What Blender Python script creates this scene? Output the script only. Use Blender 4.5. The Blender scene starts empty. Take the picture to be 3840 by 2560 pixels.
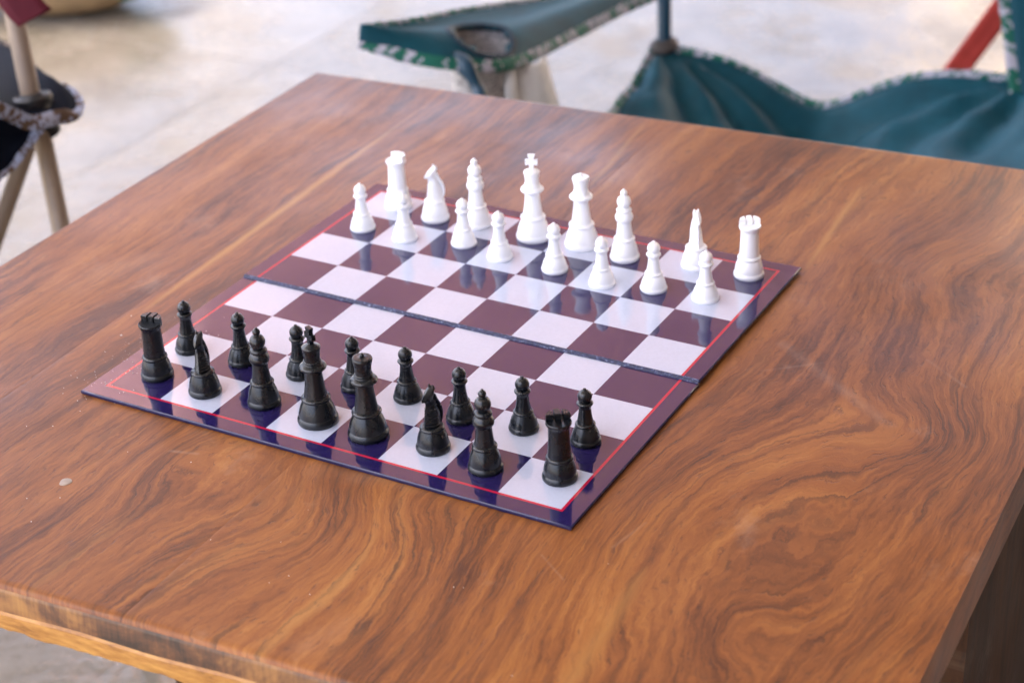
import bpy, bmesh, math, random
from mathutils import Vector, Matrix, noise

random.seed(7)
scene = bpy.context.scene
S = 0.04            # one chess square in metres
ZB = 0.55           # height of the board's printed face above the floor


def W(x, y, z=0.0):
    """board squares -> metres"""
    return Vector((x * S, y * S, ZB + z * S))


# ------------------------------------------------------------------ camera
cam_d = bpy.data.cameras.new('camera')
cam = bpy.data.objects.new('camera', cam_d)
scene.collection.objects.link(cam)
right = Vector((0.87571221, 0.48150030, -0.03585505))
down = Vector((0.20449912, -0.43714497, -0.87583354))
fwd = Vector((-0.43738796, 0.75964580, -0.48127958))
m = Matrix((right, -down, -fwd)).transposed().to_4x4()
m.translation = Vector((0.72830829, -0.75586246, 0.57858145 + ZB))
cam.matrix_world = m
cam_d.sensor_width = 36.0
cam_d.lens = 65.44
cam_d.clip_start = 0.02
cam_d.clip_end = 2000
cam_d.dof.use_dof = True
cam_d.dof.focus_distance = 1.105
cam_d.dof.aperture_fstop = 7.5
cam_d.dof.aperture_blades = 7
scene.camera = cam

# ------------------------------------------------------------------ sky, sun, exposure
SUN_EL, SUN_AZ = math.radians(69), math.atan2(-0.90, -0.44)
world = bpy.data.worlds.new('World')
scene.world = world
world.use_nodes = True
wn = world.node_tree.nodes
wl = world.node_tree.links
bg = wn.get('Background') or wn.new('ShaderNodeBackground')
sky = wn.new('ShaderNodeTexSky')
sky.sky_type = 'NISHITA'
sky.sun_disc = False
sky.sun_elevation = SUN_EL
sky.sun_rotation = SUN_AZ
sky.air_density = 0.55
sky.dust_density = 6.0
sky.ozone_density = 1.0
bg.inputs['Strength'].default_value = 0.15
wl.new(sky.outputs[0], bg.inputs['Color'])

sun_d = bpy.data.lights.new('sun', 'SUN')
sun_d.energy = 4.0
sun_d.angle = math.radians(0.6)
sun_d.color = (1.0, 0.95, 0.87)
sun = bpy.data.objects.new('sun', sun_d)
scene.collection.objects.link(sun)
sdir = Vector((math.sin(SUN_AZ) * math.cos(SUN_EL), math.cos(SUN_AZ) * math.cos(SUN_EL), math.sin(SUN_EL)))
sun.rotation_euler = (-sdir).to_track_quat('-Z', 'Y').to_euler()
sun.location = sdir * 30

vs = scene.view_settings
scene.display_settings.display_device = 'sRGB'
vs.view_transform = 'Standard'
vs.look = 'None'
vs.exposure = 2.98
vs.gamma = 1.0
vs.use_curve_mapping = False
scene.cycles.use_denoising = True
scene.cycles.max_bounces = 8
scene.cycles.diffuse_bounces = 5
scene.cycles.glossy_bounces = 4
scene.cycles.caustics_reflective = False
scene.cycles.caustics_refractive = False
scene.cycles.sample_clamp_indirect = 8.0


# ------------------------------------------------------------------ helpers
def empty(name, loc=(0, 0, 0), rz=0.0):
    o = bpy.data.objects.new(name, None)
    scene.collection.objects.link(o)
    o.location = loc
    o.rotation_euler = (0, 0, rz)
    o.empty_display_size = 0.02
    return o


def tag(o, label, cat, group=None):
    o['label'] = label
    o['category'] = cat
    if group:
        o['group'] = group
    return o


def mesh_obj(name, verts, faces, mats, parent=None, mi=None, smooth=40):
    me = bpy.data.meshes.new(name)
    me.from_pydata([tuple(v) for v in verts], [], faces)
    for mt in (mats if isinstance(mats, (list, tuple)) else [mats]):
        me.materials.append(mt)
    if mi:
        me.polygons.foreach_set('material_index', mi)
    bm = bmesh.new()
    bm.from_mesh(me)
    bmesh.ops.recalc_face_normals(bm, faces=bm.faces)
    bm.to_mesh(me)
    bm.free()
    if smooth:
        me.shade_smooth()
        me.set_sharp_from_angle(angle=math.radians(smooth))
    o = bpy.data.objects.new(name, me)
    scene.collection.objects.link(o)
    o.parent = parent
    return o


def lathe_data(prof, n=40, rmod=None):
    """closed solid of revolution from (r, z) pairs, bottom to top"""
    verts, faces, rings = [], [], []
    for r, z in prof:
        if r < 1e-5:
            rings.append([len(verts)])
            verts.append((0, 0, z))
        else:
            rings.append(list(range(len(verts), len(verts) + n)))
            for k in range(n):
                a = 2 * math.pi * k / n
                verts.append((r * math.cos(a), r * math.sin(a), z))
    for a, b in zip(rings[:-1], rings[1:]):
        for k in range(n):
            k2 = (k + 1) % n
            if len(a) == 1 and len(b) == 1:
                continue
            if len(a) == 1:
                faces.append((a[0], b[k2], b[k]))
            elif len(b) == 1:
                faces.append((a[k], a[k2], b[0]))
            else:
                faces.append((a[k], a[k2], b[k2], b[k]))
    if len(rings[0]) > 1:
        faces.append(tuple(reversed(rings[0])))
    if len(rings[-1]) > 1:
        faces.append(tuple(rings[-1]))
    return verts, faces


def tube_data(pts, rad, n=12, caps=True):
    """round tube along a polyline; rad is a number or a list"""
    pts = [Vector(p) for p in pts]
    verts, faces = [], []
    up = None
    for i, p in enumerate(pts):
        t = (pts[min(i + 1, len(pts) - 1)] - pts[max(i - 1, 0)]).normalized()
        if up is None:
            up = t.orthogonal().normalized()
        else:
            up = (up - t * up.dot(t)).normalized()
        sd = t.cross(up)
        r = rad[i] if isinstance(rad, (list, tuple)) else rad
        for k in range(n):
            a = 2 * math.pi * k / n
            verts.append(p + (up * math.cos(a) + sd * math.sin(a)) * r)
    for i in range(len(pts) - 1):
        for k in range(n):
            k2 = (k + 1) % n
            faces.append((i * n + k, i * n + k2, (i + 1) * n + k2, (i + 1) * n + k))
    if caps:
        faces.append(tuple(reversed(range(n))))
        faces.append(tuple(range((len(pts) - 1) * n, len(pts) * n)))
    return verts, faces


def spline(pts, per=8):
    """Catmull-Rom through points"""
    pts = [Vector(p) for p in pts]
    ext = [2 * pts[0] - pts[1]] + pts + [2 * pts[-1] - pts[-2]]
    out = []
    for i in range(1, len(ext) - 2):
        a, b, c, d = ext[i - 1:i + 3]
        for k in range(per):
            t = k / per
            out.append(0.5 * ((2 * b) + (c - a) * t + (2 * a - 5 * b + 4 * c - d) * t * t + (3 * b - a - 3 * c + d) * t ** 3))
    out.append(pts[-1])
    return out


def box_data(x0, x1, y0, y1, z0, z1):
    v = [(x, y, z) for z in (z0, z1) for y in (y0, y1) for x in (x0, x1)]
    f = [(0, 2, 3, 1), (4, 5, 7, 6), (0, 1, 5, 4), (2, 6, 7, 3), (0, 4, 6, 2), (1, 3, 7, 5)]
    return v, f


# ------------------------------------------------------------------ materials
class NB:
    """tiny node-expression builder"""

    def __init__(self, mat):
        self.nt = mat.node_tree
        self.n = self.nt.nodes
        self.l = self.nt.links

    def put(self, sock, v):
        if hasattr(v, 'links'):
            self.l.new(v, sock)
        elif v is not None:
            sock.default_value = v

    def m(self, op, a, b=None, c=None, clamp=False):
        nd = self.n.new('ShaderNodeMath')
        nd.operation = op
        nd.use_clamp = clamp
        for k, v in enumerate((a, b, c)):
            if v is not None:
                self.put(nd.inputs[k], v)
        return nd.outputs[0]

    def xyz(self, x, y, z=0.0):
        nd = self.n.new('ShaderNodeCombineXYZ')
        for k, v in enumerate((x, y, z)):
            self.put(nd.inputs[k], v)
        return nd.outputs[0]

    def noise(self, vec, scale=1.0, detail=4.0, rough=0.5, dist=0.0):
        nd = self.n.new('ShaderNodeTexNoise')
        self.put(nd.inputs['Vector'], vec)
        nd.inputs['Scale'].default_value = scale
        nd.inputs['Detail'].default_value = detail
        nd.inputs['Roughness'].default_value = rough
        nd.inputs['Distortion'].default_value = dist
        return nd.outputs[0]

    def ramp(self, fac, stops, interp='LINEAR'):
        nd = self.n.new('ShaderNodeValToRGB')
        cr = nd.color_ramp
        cr.interpolation = interp
        while len(cr.elements) < len(stops):
            cr.elements.new(0.5)
        for e, (p, c) in zip(cr.elements, stops):
            e.position = p
            e.color = (*c, 1.0) if len(c) == 3 else c
        self.put(nd.inputs[0], fac)
        return nd.outputs[0]

    def mix(self, fac, a, b, blend='MIX'):
        nd = self.n.new('ShaderNodeMix')
        nd.data_type = 'RGBA'
        nd.blend_type = blend
        self.put(nd.inputs[0], fac)
        for k, v in ((6, a), (7, b)):
            if isinstance(v, tuple):
                v = (*v, 1.0) if len(v) == 3 else v
            self.put(nd.inputs[k], v)
        return nd.outputs[2]

    def bump(self, h, strength=0.2, dist=0.001):
        nd = self.n.new('ShaderNodeBump')
        nd.inputs['Strength'].default_value = strength
        nd.inputs['Distance'].default_value = dist
        self.put(nd.inputs['Height'], h)
        return nd.outputs[0]

    def coord(self, which='Object'):
        return self.n.new('ShaderNodeTexCoord').outputs[which]

    def sep(self, v):
        nd = self.n.new('ShaderNodeSeparateXYZ')
        self.put(nd.inputs[0], v)
        return nd.outputs


def new_mat(name, color=(0.5, 0.5, 0.5), rough=0.5, **kw):
    mt = bpy.data.materials.new(name)
    mt.use_nodes = True
    b = mt.node_tree.nodes['Principled BSDF']
    b.inputs['Base Color'].default_value = (*color, 1)
    b.inputs['Roughness'].default_value = rough
    for k, v in kw.items():
        b.inputs[k].default_value = v
    return mt, NB(mt), b


def speckled(name, color, rough, amp=0.12, scale=60, bump=0.15, bdist=0.0004, **kw):
    mt, nb, b = new_mat(name, color, rough, **kw)
    co = nb.coord()
    n1 = nb.noise(co, scale, 5, 0.6)
    lo = tuple(max(0, c * (1 - amp)) for c in color)
    hi = tuple(c * (1 + amp) for c in color)
    nb.put(b.inputs['Base Color'], nb.ramp(n1, [(0.3, lo), (0.7, hi)]))
    if bump:
        nb.put(b.inputs['Normal'], nb.bump(nb.noise(co, scale * 8, 3, 0.6), bump, bdist))
    return mt


def wood(name, tone=1.0, knots=(), gloss=0.33, grain_axis='y', per_object=True, scuffs=(), streaks=()):
    """teak-like hardwood: streaks along the contours of a gently bent field, so the grain sweeps round the knots"""
    mt, nb, b = new_mat(name)
    o = nb.sep(nb.coord())
    if grain_axis == 'y':
        x, y, z = (nb.m('MULTIPLY', o[0], 25.0), nb.m('MULTIPLY', o[1], 25.0), nb.m('MULTIPLY', o[2], 25.0))
    else:
        x, y, z = (nb.m('MULTIPLY', o[1], 25.0), nb.m('MULTIPLY', o[2], 25.0), nb.m('MULTIPLY', o[0], 25.0))
    rnd = nb.n.new('ShaderNodeObjectInfo').outputs['Random']
    w1 = nb.noise(nb.xyz(nb.m('MULTIPLY', x, 0.16), nb.m('MULTIPLY', y, 0.07), 3.0), 1.0, 2, 0.5)
    w2 = nb.noise(nb.xyz(nb.m('MULTIPLY', x, 0.9), nb.m('MULTIPLY', y, 0.22), 9.0), 1.0, 3, 0.6)
    u = nb.m('ADD', x, nb.m('MULTIPLY', nb.m('SUBTRACT', w1, 0.5), 2.4))
    u = nb.m('ADD', u, nb.m('MULTIPLY', nb.m('SUBTRACT', w2, 0.5), 0.45))
    near = None
    for kx, ky, sx, sy, amp in knots:
        dx = nb.m('MULTIPLY', nb.m('SUBTRACT', x, kx), 1.0 / sx)
        dy = nb.m('MULTIPLY', nb.m('SUBTRACT', y, ky), 1.0 / sy)
        d2 = nb.m('ADD', nb.m('MULTIPLY', dx, dx), nb.m('MULTIPLY', dy, dy))
        g = nb.m('DIVIDE', 1.0, nb.m('ADD', 1.0, nb.m('MULTIPLY', d2, nb.m('ADD', 0.6, nb.m('MULTIPLY', d2, 0.5)))))
        u = nb.m('ADD', u, nb.m('MULTIPLY', g, amp * 0.6))
    j1 = nb.noise(nb.xyz(nb.m('MULTIPLY', x, 3.0), nb.m('MULTIPLY', y, 1.3), 15.0), 1.0, 5, 0.68)
    u = nb.m('ADD', u, nb.m('MULTIPLY', nb.m('SUBTRACT', j1, 0.5), 0.26))
    u = nb.m('ADD', u, nb.m('MULTIPLY', z, 0.5))
    uo = nb.m('ADD', u, nb.m('MULTIPLY', rnd, 7.0)) if per_object else u
    wide = nb.noise(nb.xyz(nb.m('MULTIPLY', uo, 0.6), nb.m('MULTIPLY', y, 0.09), 0.0), 1.0, 4, 0.6)
    strk = nb.noise(nb.xyz(nb.m('MULTIPLY', uo, 4.2), nb.m('MULTIPLY', y, 0.22), 4.0), 1.0, 6, 0.74)
    fib = nb.noise(nb.xyz(nb.m('MULTIPLY', u, 20.0), nb.m('MULTIPLY', y, 1.3), 7.0), 1.0, 4, 0.7)
    pore = nb.noise(nb.xyz(nb.m('MULTIPLY', u, 26.0), nb.m('MULTIPLY', y, 3.2), 2.0), 1.0, 2, 0.5)
    blot = nb.noise(nb.xyz(nb.m('MULTIPLY', x, 0.45), nb.m('MULTIPLY', y, 0.18), 20.0), 1.0, 4, 0.6)
    lively = nb.ramp(blot, [(0.32, (0.55,) * 3), (0.66, (1.15,) * 3)])
    v = nb.m('ADD', 0.5, nb.m('MULTIPLY', nb.m('SUBTRACT', wide, 0.5), 0.90))
    v = nb.m('ADD', v, nb.m('MULTIPLY', nb.m('MULTIPLY', nb.m('SUBTRACT', strk, 0.5), 0.88), lively))
    v = nb.m('ADD', v, nb.m('MULTIPLY', nb.m('SUBTRACT', fib, 0.5), 0.46))
    v = nb.m('ADD', v, nb.m('MULTIPLY', nb.m('SUBTRACT', rnd, 0.5), 0.10))
    t = tone
    col = nb.ramp(v, [(0.24, (0.062 * t, 0.021 * t, 0.009 * t)), (0.39, (0.160 * t, 0.053 * t, 0.016 * t)),
                      (0.51, (0.280 * t, 0.094 * t, 0.024 * t)), (0.65, (0.385 * t, 0.142 * t, 0.034 * t)),
                      (0.84, (0.54 * t, 0.235 * t, 0.062 * t))])
    # narrow dark mineral lines, in some places only
    ln = nb.noise(nb.xyz(nb.m('MULTIPLY', uo, 1.5), nb.m('MULTIPLY', y, 0.07), 92.0), 1.0, 4, 0.6)
    vm = nb.ramp(nb.m('ABSOLUTE', nb.m('SUBTRACT', ln, 0.5)), [(0.0, (1, 1, 1)), (0.008, (0.6, 0.6, 0.6)), (0.030, (0, 0, 0))])
    gate = nb.ramp(nb.noise(nb.xyz(nb.m('MULTIPLY', x, 0.35), nb.m('MULTIPLY', y, 0.14), 33.0), 1.0, 3, 0.55),
                   [(0.43, (0, 0, 0)), (0.62, (1, 1, 1))])
    col = nb.mix(nb.m('MULTIPLY', nb.m('MULTIPLY', vm, gate), 0.75), col, (0.048 * t, 0.021 * t, 0.014 * t))
    # a few golden sapwood streaks
    pale = nb.noise(nb.xyz(nb.m('MULTIPLY', uo, 0.8), nb.m('MULTIPLY', y, 0.035), 51.0), 1.0, 2, 0.5)
    pm = nb.ramp(pale, [(0.70, (0, 0, 0)), (0.75, (1, 1, 1))])
    col = nb.mix(nb.m('MULTIPLY', pm, 0.6), col, (0.60 * t, 0.30 * t, 0.085 * t))
    pr = nb.ramp(pore, [(0.28, (1, 1, 1)), (0.40, (0, 0, 0))])
    col = nb.mix(nb.m('MULTIPLY', pr, 0.5), col, (0.055 * t, 0.024 * t, 0.014 * t))
    # dull rubbed patches and fine scratches across the grain
    dust = nb.noise(nb.xyz(nb.m('MULTIPLY', x, 0.7), nb.m('MULTIPLY', y, 0.5), 77.0), 1.0, 6, 0.68)
    dm = nb.ramp(dust, [(0.60, (0, 0, 0)), (0.76, (1, 1, 1))])
    sx_ = nb.m('ADD', nb.m('MULTIPLY', x, 0.8), nb.m('MULTIPLY', y, -0.6))
    sy_ = nb.m('ADD', nb.m('MULTIPLY', x, 0.6), nb.m('MULTIPLY', y, 0.8))
    scr = nb.noise(nb.xyz(nb.m('MULTIPLY', sx_, 0.35), nb.m('MULTIPLY', sy_, 9.0), 63.0), 1.0, 3, 0.6)
    sm = nb.m('MULTIPLY', nb.ramp(scr, [(0.70, (0, 0, 0)), (0.76, (1, 1, 1))]), dm)
    col = nb.mix(nb.m('ADD', nb.m('MULTIPLY', dm, 0.19), nb.m('MULTIPLY', sm, 0.30)), col, (0.50, 0.38, 0.29))
    scr2 = nb.ramp(nb.noise(nb.xyz(nb.m('MULTIPLY', x, 1.7), nb.m('MULTIPLY', y, 1.3), 5.0), 1.0, 7, 0.72), [(0.34, (0.05,) * 3), (0.70, (0.75,) * 3)]) if scuffs else None
    for ax, ay, bx, by, wd, st in scuffs:
        ex, ey = bx - ax, by - ay
        l2 = ex * ex + ey * ey
        qx, qy = nb.m('SUBTRACT', x, ax), nb.m('SUBTRACT', y, ay)
        tt = nb.m('DIVIDE', nb.m('ADD', nb.m('MULTIPLY', qx, ex), nb.m('MULTIPLY', qy, ey)), l2, clamp=True)
        rx, ry = nb.m('SUBTRACT', qx, nb.m('MULTIPLY', tt, ex)), nb.m('SUBTRACT', qy, nb.m('MULTIPLY', tt, ey))
        dd = nb.m('SQRT', nb.m('ADD', nb.m('MULTIPLY', rx, rx), nb.m('MULTIPLY', ry, ry)))
        k_ = nb.m('SUBTRACT', 1.0, nb.m('DIVIDE', dd, wd, clamp=True))
        k_ = nb.m('MULTIPLY', nb.m('MULTIPLY', nb.m('MULTIPLY', k_, scr2), 1.0), st * 0.5)
        col = nb.mix(k_, col, (0.52, 0.40, 0.31))
    for ax, ay, bx, by, wd, st in streaks:       # golden sapwood lines that run with the grain
        tt = nb.m('DIVIDE', nb.m('SUBTRACT', y, ay), by - ay, clamp=True)
        dd = nb.m('ABSOLUTE', nb.m('SUBTRACT', nb.m('ADD', x, nb.m('MULTIPLY', nb.m('SUBTRACT', j1, 0.5), 0.10)), nb.m('ADD', ax, nb.m('MULTIPLY', tt, bx - ax))))
        ends = nb.m('MULTIPLY', nb.m('MULTIPLY', tt, nb.m('SUBTRACT', 1.0, tt)), 4.0)
        ends = nb.m('POWER', ends, 0.35)
        k_ = nb.m('SUBTRACT', 1.0, nb.m('DIVIDE', dd, nb.m('MULTIPLY', nb.m('ADD', ends, 0.001), wd), clamp=True))
        col = nb.mix(nb.m('MULTIPLY', nb.m('MULTIPLY', k_, ends), st), col, (0.58 * t, 0.285 * t, 0.075 * t))
    nb.put(b.inputs['Base Color'], col)
    rg = nb.ramp(nb.noise(nb.xyz(nb.m('MULTIPLY', x, 0.5), nb.m('MULTIPLY', y, 0.3), 60.0), 1.0, 5, 0.6),
                 [(0.3, (gloss - 0.05,) * 3), (0.75, (gloss + 0.16,) * 3)])
    nb.put(b.inputs['Roughness'], rg)
    hgt = nb.m('ADD', nb.m('MULTIPLY', fib, 0.6), nb.m('MULTIPLY', pr, -0.8))
    nb.put(b.inputs['Normal'], nb.bump(hgt, 0.28, 0.0004))
    b.inputs['Specular IOR Level'].default_value = 0.29
    return mt


KNOTS = [  # x, y, width, length, bend of the grain (in squares)
    (11.3, -1.3, 0.45, 0.7, 0.80), (10.0, 0.2, 1.5, 2.6, 1.7), (11.8, 4.1, 1.3, 0.9, -1.25), (12.6, 1.4, 1.6, 3.0, -1.3),
    (5.7, -0.6, 0.9, 0.8, 1.1), (4.9, -1.6, 1.3, 1.2, -1.2), (2.2, -1.3, 0.5, 0.9, 0.75), (10.6, 9.4, 1.0, 1.2, 1.2),
    (6.8, -3.4, 1.8, 2.4, -1.3), (-2.2, 0.9, 0.6, 1.6, 0.6),
]
SCUFFS = [(9.00, 5.82, 11.28, 4.18, 0.16, 0.50), (9.01, 4.87, 9.75, 5.50, 0.05, 0.45), (9.00, -0.41, 9.15, 0.30, 0.04, 0.50), (-2.91, 2.70, -2.50, 3.81, 0.55, 0.35), (4.29, -0.54, 6.36, -0.16, 0.28, 0.35), (2.02, -1.06, 2.43, -0.95, 0.05, 0.60), (11.21, 6.28, 11.98, 5.73, 0.05, 0.40), (8.22, -0.99, 8.73, -1.35, 0.03, 0.50), (6.48, -4.02, 6.66, -3.44, 0.30, 0.30)]
M_TABLE = wood('table_hardwood', 0.76, KNOTS, scuffs=SCUFFS, streaks=[(-1.62, 11.3, -1.20, 2.3, 0.13, 0.9), (8.05, 12.2, 8.36, 8.4, 0.10, 0.7), (9.9, -5.0, 9.6, -0.6, 0.22, 0.4), (3.0, 13.4, 3.4, 10.0, 0.10, 0.5)])
M_LEG_SHADED = wood('leg_hardwood_shaded', 0.17, (), 0.6, 'x')  # darkened tone paints in the shade under the table top
mt, nb, b = new_mat('slab_end_grain', (0.15, 0.07, 0.03), 0.4)
o_ = nb.sep(nb.coord())
vv = nb.xyz(nb.m('MULTIPLY', o_[0], 22.0), nb.m('MULTIPLY', o_[1], 8.0), nb.m('MULTIPLY', o_[2], 30.0))
n1 = nb.noise(vv, 1.0, 5, 0.62, 0.6)
n2 = nb.noise(nb.xyz(nb.m('MULTIPLY', o_[0], 420.0), 0.0, nb.m('MULTIPLY', o_[2], 40.0)), 1.0, 3, 0.6)
nb.put(b.inputs['Base Color'], nb.ramp(nb.m('ADD', nb.m('MULTIPLY', n1, 0.8), nb.m('MULTIPLY', n2, 0.2)),
       [(0.38, (0.035, 0.018, 0.011)), (0.48, (0.11, 0.046, 0.020)), (0.58, (0.24, 0.11, 0.035)), (0.70, (0.36, 0.18, 0.05))]))
nb.put(b.inputs['Normal'], nb.bump(n2, 0.3, 0.0006))
M_END = mt

mt, nb, b = new_mat('sapwood_edge', (0.6, 0.34, 0.1), 0.5)
o_ = nb.sep(nb.coord())
vv = nb.xyz(nb.m('MULTIPLY', o_[0], 60.0), nb.m('MULTIPLY', o_[1], 25.0), nb.m('MULTIPLY', o_[2], 260.0))
nb.put(b.inputs['Base Color'], nb.ramp(nb.noise(vv, 1.0, 5, 0.6),
       [(0.25, (0.14, 0.05, 0.012)), (0.42, (0.34, 0.15, 0.030)), (0.7, (0.52, 0.27, 0.065))]))
nb.put(b.inputs['Normal'], nb.bump(nb.noise(vv, 2.0, 4, 0.6), 0.4, 0.001))
M_SAP = mt

mt, nb, b = new_mat('black_plastic', (0.013, 0.015, 0.017), 0.36)
co = nb.coord()
nb.put(b.inputs['Roughness'], nb.ramp(nb.noise(co, 90, 4, 0.6), [(0.3, (0.22,) * 3), (0.7, (0.34,) * 3)]))
nb.put(b.inputs['Normal'], nb.bump(nb.noise(co, 1500, 3, 0.6), 0.22, 0.0002))
nb.put(b.inputs['Base Color'], nb.ramp(nb.noise(co, 300, 4, 0.7), [(0.3, (0.003, 0.0045, 0.007)), (0.66, (0.006, 0.008, 0.011)), (0.8, (0.026, 0.028, 0.032))]))
M_BLACK = mt
mt, nb, b = new_mat('white_plastic', (0.90, 0.91, 0.93), 0.34)
co = nb.coord()
nb.put(b.inputs['Normal'], nb.bump(nb.noise(co, 500, 3, 0.6), 0.12, 0.0002))
M_WHITE = mt


def laminate(name, color, amp=0.0):
    mt, nb, b = new_mat(name, color, 0.06)
    cc = nb.coord()
    pn = nb.noise(cc, 420, 4, 0.7)
    pc = nb.ramp(pn, [(0.35, tuple(c * 0.97 for c in color)), (0.65, tuple(c * 1.03 for c in color))])
    sp = nb.ramp(nb.noise(cc, 210, 5, 0.75), [(0.70, (0, 0, 0)), (0.76, (1, 1, 1))])
    ar = nb.ramp(nb.noise(cc, 14, 3, 0.6), [(0.50, (0, 0, 0)), (0.70, (1, 1, 1))])
    nb.put(b.inputs['Base Color'], nb.mix(nb.m('MULTIPLY', nb.m('MULTIPLY', sp, ar), 0.22), pc, (0.55, 0.52, 0.58)))
    b.inputs['IOR'].default_value = 1.68
    co = nb.coord()
    n1 = nb.noise(co, 9, 3, 0.55)
    n2 = nb.noise(co, 260, 4, 0.65)
    h = nb.m('ADD', n1, nb.m('MULTIPLY', n2, 0.012))
    nb.put(b.inputs['Normal'], nb.bump(h, 0.35, 0.0012))
    sc = nb.noise(co, 130, 6, 0.7)
    nb.put(b.inputs['Roughness'], nb.ramp(sc, [(0.45, (0.045,) * 3), (0.75, (0.16,) * 3)]))
    return mt


M_NAVY = laminate('navy_print', (0.016, 0.011, 0.070))
M_PALE = laminate('pale_lilac_print', (0.49, 0.535, 0.665))
M_RED = laminate('red_line_print', (0.42, 0.012, 0.042))
mt, nb, b = new_mat('board_edge_foil', (0.03, 0.03, 0.10), 0.22)
co = nb.coord()
nb.put(b.inputs['Base Color'], nb.ramp(nb.noise(co, 140, 6, 0.75), [(0.56, (0.016, 0.014, 0.060)), (0.70, (0.05, 0.05, 0.13)), (0.84, (0.34, 0.34, 0.44))]))
nb.put(b.inputs['Normal'], nb.bump(nb.noise(co, 300, 3, 0.6), 0.2, 0.0005))
M_EDGE = mt
mt, nb, b = new_mat('hinge_foil', (0.02, 0.025, 0.09), 0.3)
b.inputs['Specular IOR Level'].default_value = 0.4
co = nb.coord()
o_ = nb.sep(co)
wv = nb.noise(nb.xyz(nb.m('MULTIPLY', o_[0], 420.0), nb.m('MULTIPLY', o_[1], 900.0), nb.m('MULTIPLY', o_[2], 900.0)), 1.0, 4, 0.7)
nb.put(b.inputs['Base Color'], nb.ramp(wv, [(0.48, (0.010, 0.012, 0.050)), (0.60, (0.05, 0.065, 0.16)), (0.70, (0.34, 0.38, 0.50))]))
nb.put(b.inputs['Normal'], nb.bump(wv, 0.6, 0.001))
M_HINGE = mt

mt, nb, b = new_mat('polished_cement', (0.6, 0.58, 0.54), 0.22)
co = nb.coord('Object')
g1 = nb.noise(co, 1.1, 6, 0.62)
g2 = nb.noise(co, 7.0, 6, 0.65)
g3 = nb.noise(co, 55.0, 4, 0.6)
vv = nb.m('ADD', nb.m('MULTIPLY', g1, 0.5), nb.m('ADD', nb.m('MULTIPLY', g2, 0.35), nb.m('MULTIPLY', g3, 0.15)))
nb.put(b.inputs['Base Color'], nb.ramp(vv, [(0.36, (0.17, 0.145, 0.105)), (0.5, (0.268, 0.236, 0.188)), (0.64, (0.37, 0.332, 0.275))]))
nb.put(b.inputs['Roughness'], nb.ramp(nb.noise(co, 4.5, 6, 0.7), [(0.40, (0.05,) * 3), (0.60, (0.42,) * 3)]))
nb.put(b.inputs['Normal'], nb.bump(nb.m('ADD', g2, nb.m('MULTIPLY', g3, 0.25)), 0.55, 0.008))
b.inputs['IOR'].default_value = 1.42
M_FLOOR = mt
M_JOINT = speckled('joint_filler', (0.26, 0.235, 0.20), 0.8)
M_GROUND = speckled('sandy_ground', (0.40, 0.38, 0.35), 0.9, 0.25, 0.8, 0)
M_CEIL = speckled('pale_ceiling', (0.36, 0.35, 0.35), 0.7, 0.08, 3.0, 0)
M_SHADE_WALL = speckled('blocker_dark', (0.16, 0.13, 0.11), 0.8, 0.2, 2.0, 0)
M_BOUNCE_WALL = speckled('bounce_sandy', (0.78, 0.66, 0.52), 0.85, 0.1, 1.5, 0)
M_REFLECT_WALL = speckled('reflector_terracotta', (0.62, 0.33, 0.28), 0.8, 0.22, 2.2, 0)
M_POST = speckled('painted_post', (0.5, 0.45, 0.38), 0.6)


def cloth(name, color, rough=0.75, sheen=0.0, spec=0.25):
    mt, nb, b = new_mat(name, color, rough)
    co = nb.coord()
    n1 = nb.noise(co, 30, 4, 0.6)
    nb.put(b.inputs['Base Color'], nb.ramp(n1, [(0.3, tuple(c * 0.82 for c in color)), (0.7, tuple(c * 1.15 for c in color))]))
    nb.put(b.inputs['Normal'], nb.bump(nb.m('ADD', nb.noise(co, 1400, 2, 0.5), nb.noise(co, 45, 4, 0.6)), 0.25, 0.001))
    b.inputs['Sheen Weight'].default_value = sheen
    b.inputs['Specular IOR Level'].default_value = spec
    return mt


M_TEAL = cloth('teal_nylon', (0.003, 0.058, 0.086), 0.6, 0.0, 0.2)
M_TEAL_D = cloth('dark_teal_nylon', (0.010, 0.028, 0.045), 0.6)
M_NAVYC = cloth('navy_nylon', (0.0045, 0.0065, 0.013), 0.75, 0.0, 0.05)
M_MAROON = cloth('maroon_webbing', (0.10, 0.010, 0.022), 0.6)
M_REDW = cloth('red_webbing', (0.45, 0.055, 0.045), 0.6)
M_TGREEN = cloth('green_thread', (0.012, 0.12, 0.085), 0.6)
M_TWHITE = cloth('lilac_white_thread', (0.44, 0.44, 0.52), 0.7)
M_TBLUE = cloth('pale_blue_thread', (0.30, 0.34, 0.47), 0.7)
M_TBROWN = cloth('brown_thread', (0.10, 0.062, 0.04), 0.7)
M_TUBE_T = speckled('teal_tube_paint', (0.010, 0.050, 0.090), 0.3, 0.1, 40, 0)
M_TUBE_B = speckled('beige_tube_paint', (0.27, 0.205, 0.15), 0.38, 0.08, 40, 0)
M_FERR = speckled('dark_rubber', (0.010, 0.009, 0.010), 0.5)
M_FERG = speckled('grey_brown_plastic', (0.055, 0.048, 0.046), 0.5)
M_PALEB = cloth('pale_translucent_pouch', (0.74, 0.74, 0.73), 0.6)
mt, nb, b = new_mat('grey_net', (0.2, 0.2, 0.21), 0.7)
o_ = nb.coord()
vo = nb.n.new('ShaderNodeTexVoronoi')
vo.inputs['Scale'].default_value = 330
nb.put(vo.inputs['Vector'], o_)
nb.put(b.inputs['Base Color'], nb.ramp(vo.outputs['Distance'], [(0.22, (0.09, 0.085, 0.085)), (0.55, (0.50, 0.48, 0.47))]))
M_NET = mt
M_TAN = cloth('tan_canvas', (0.42, 0.30, 0.17), 0.7)
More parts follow.
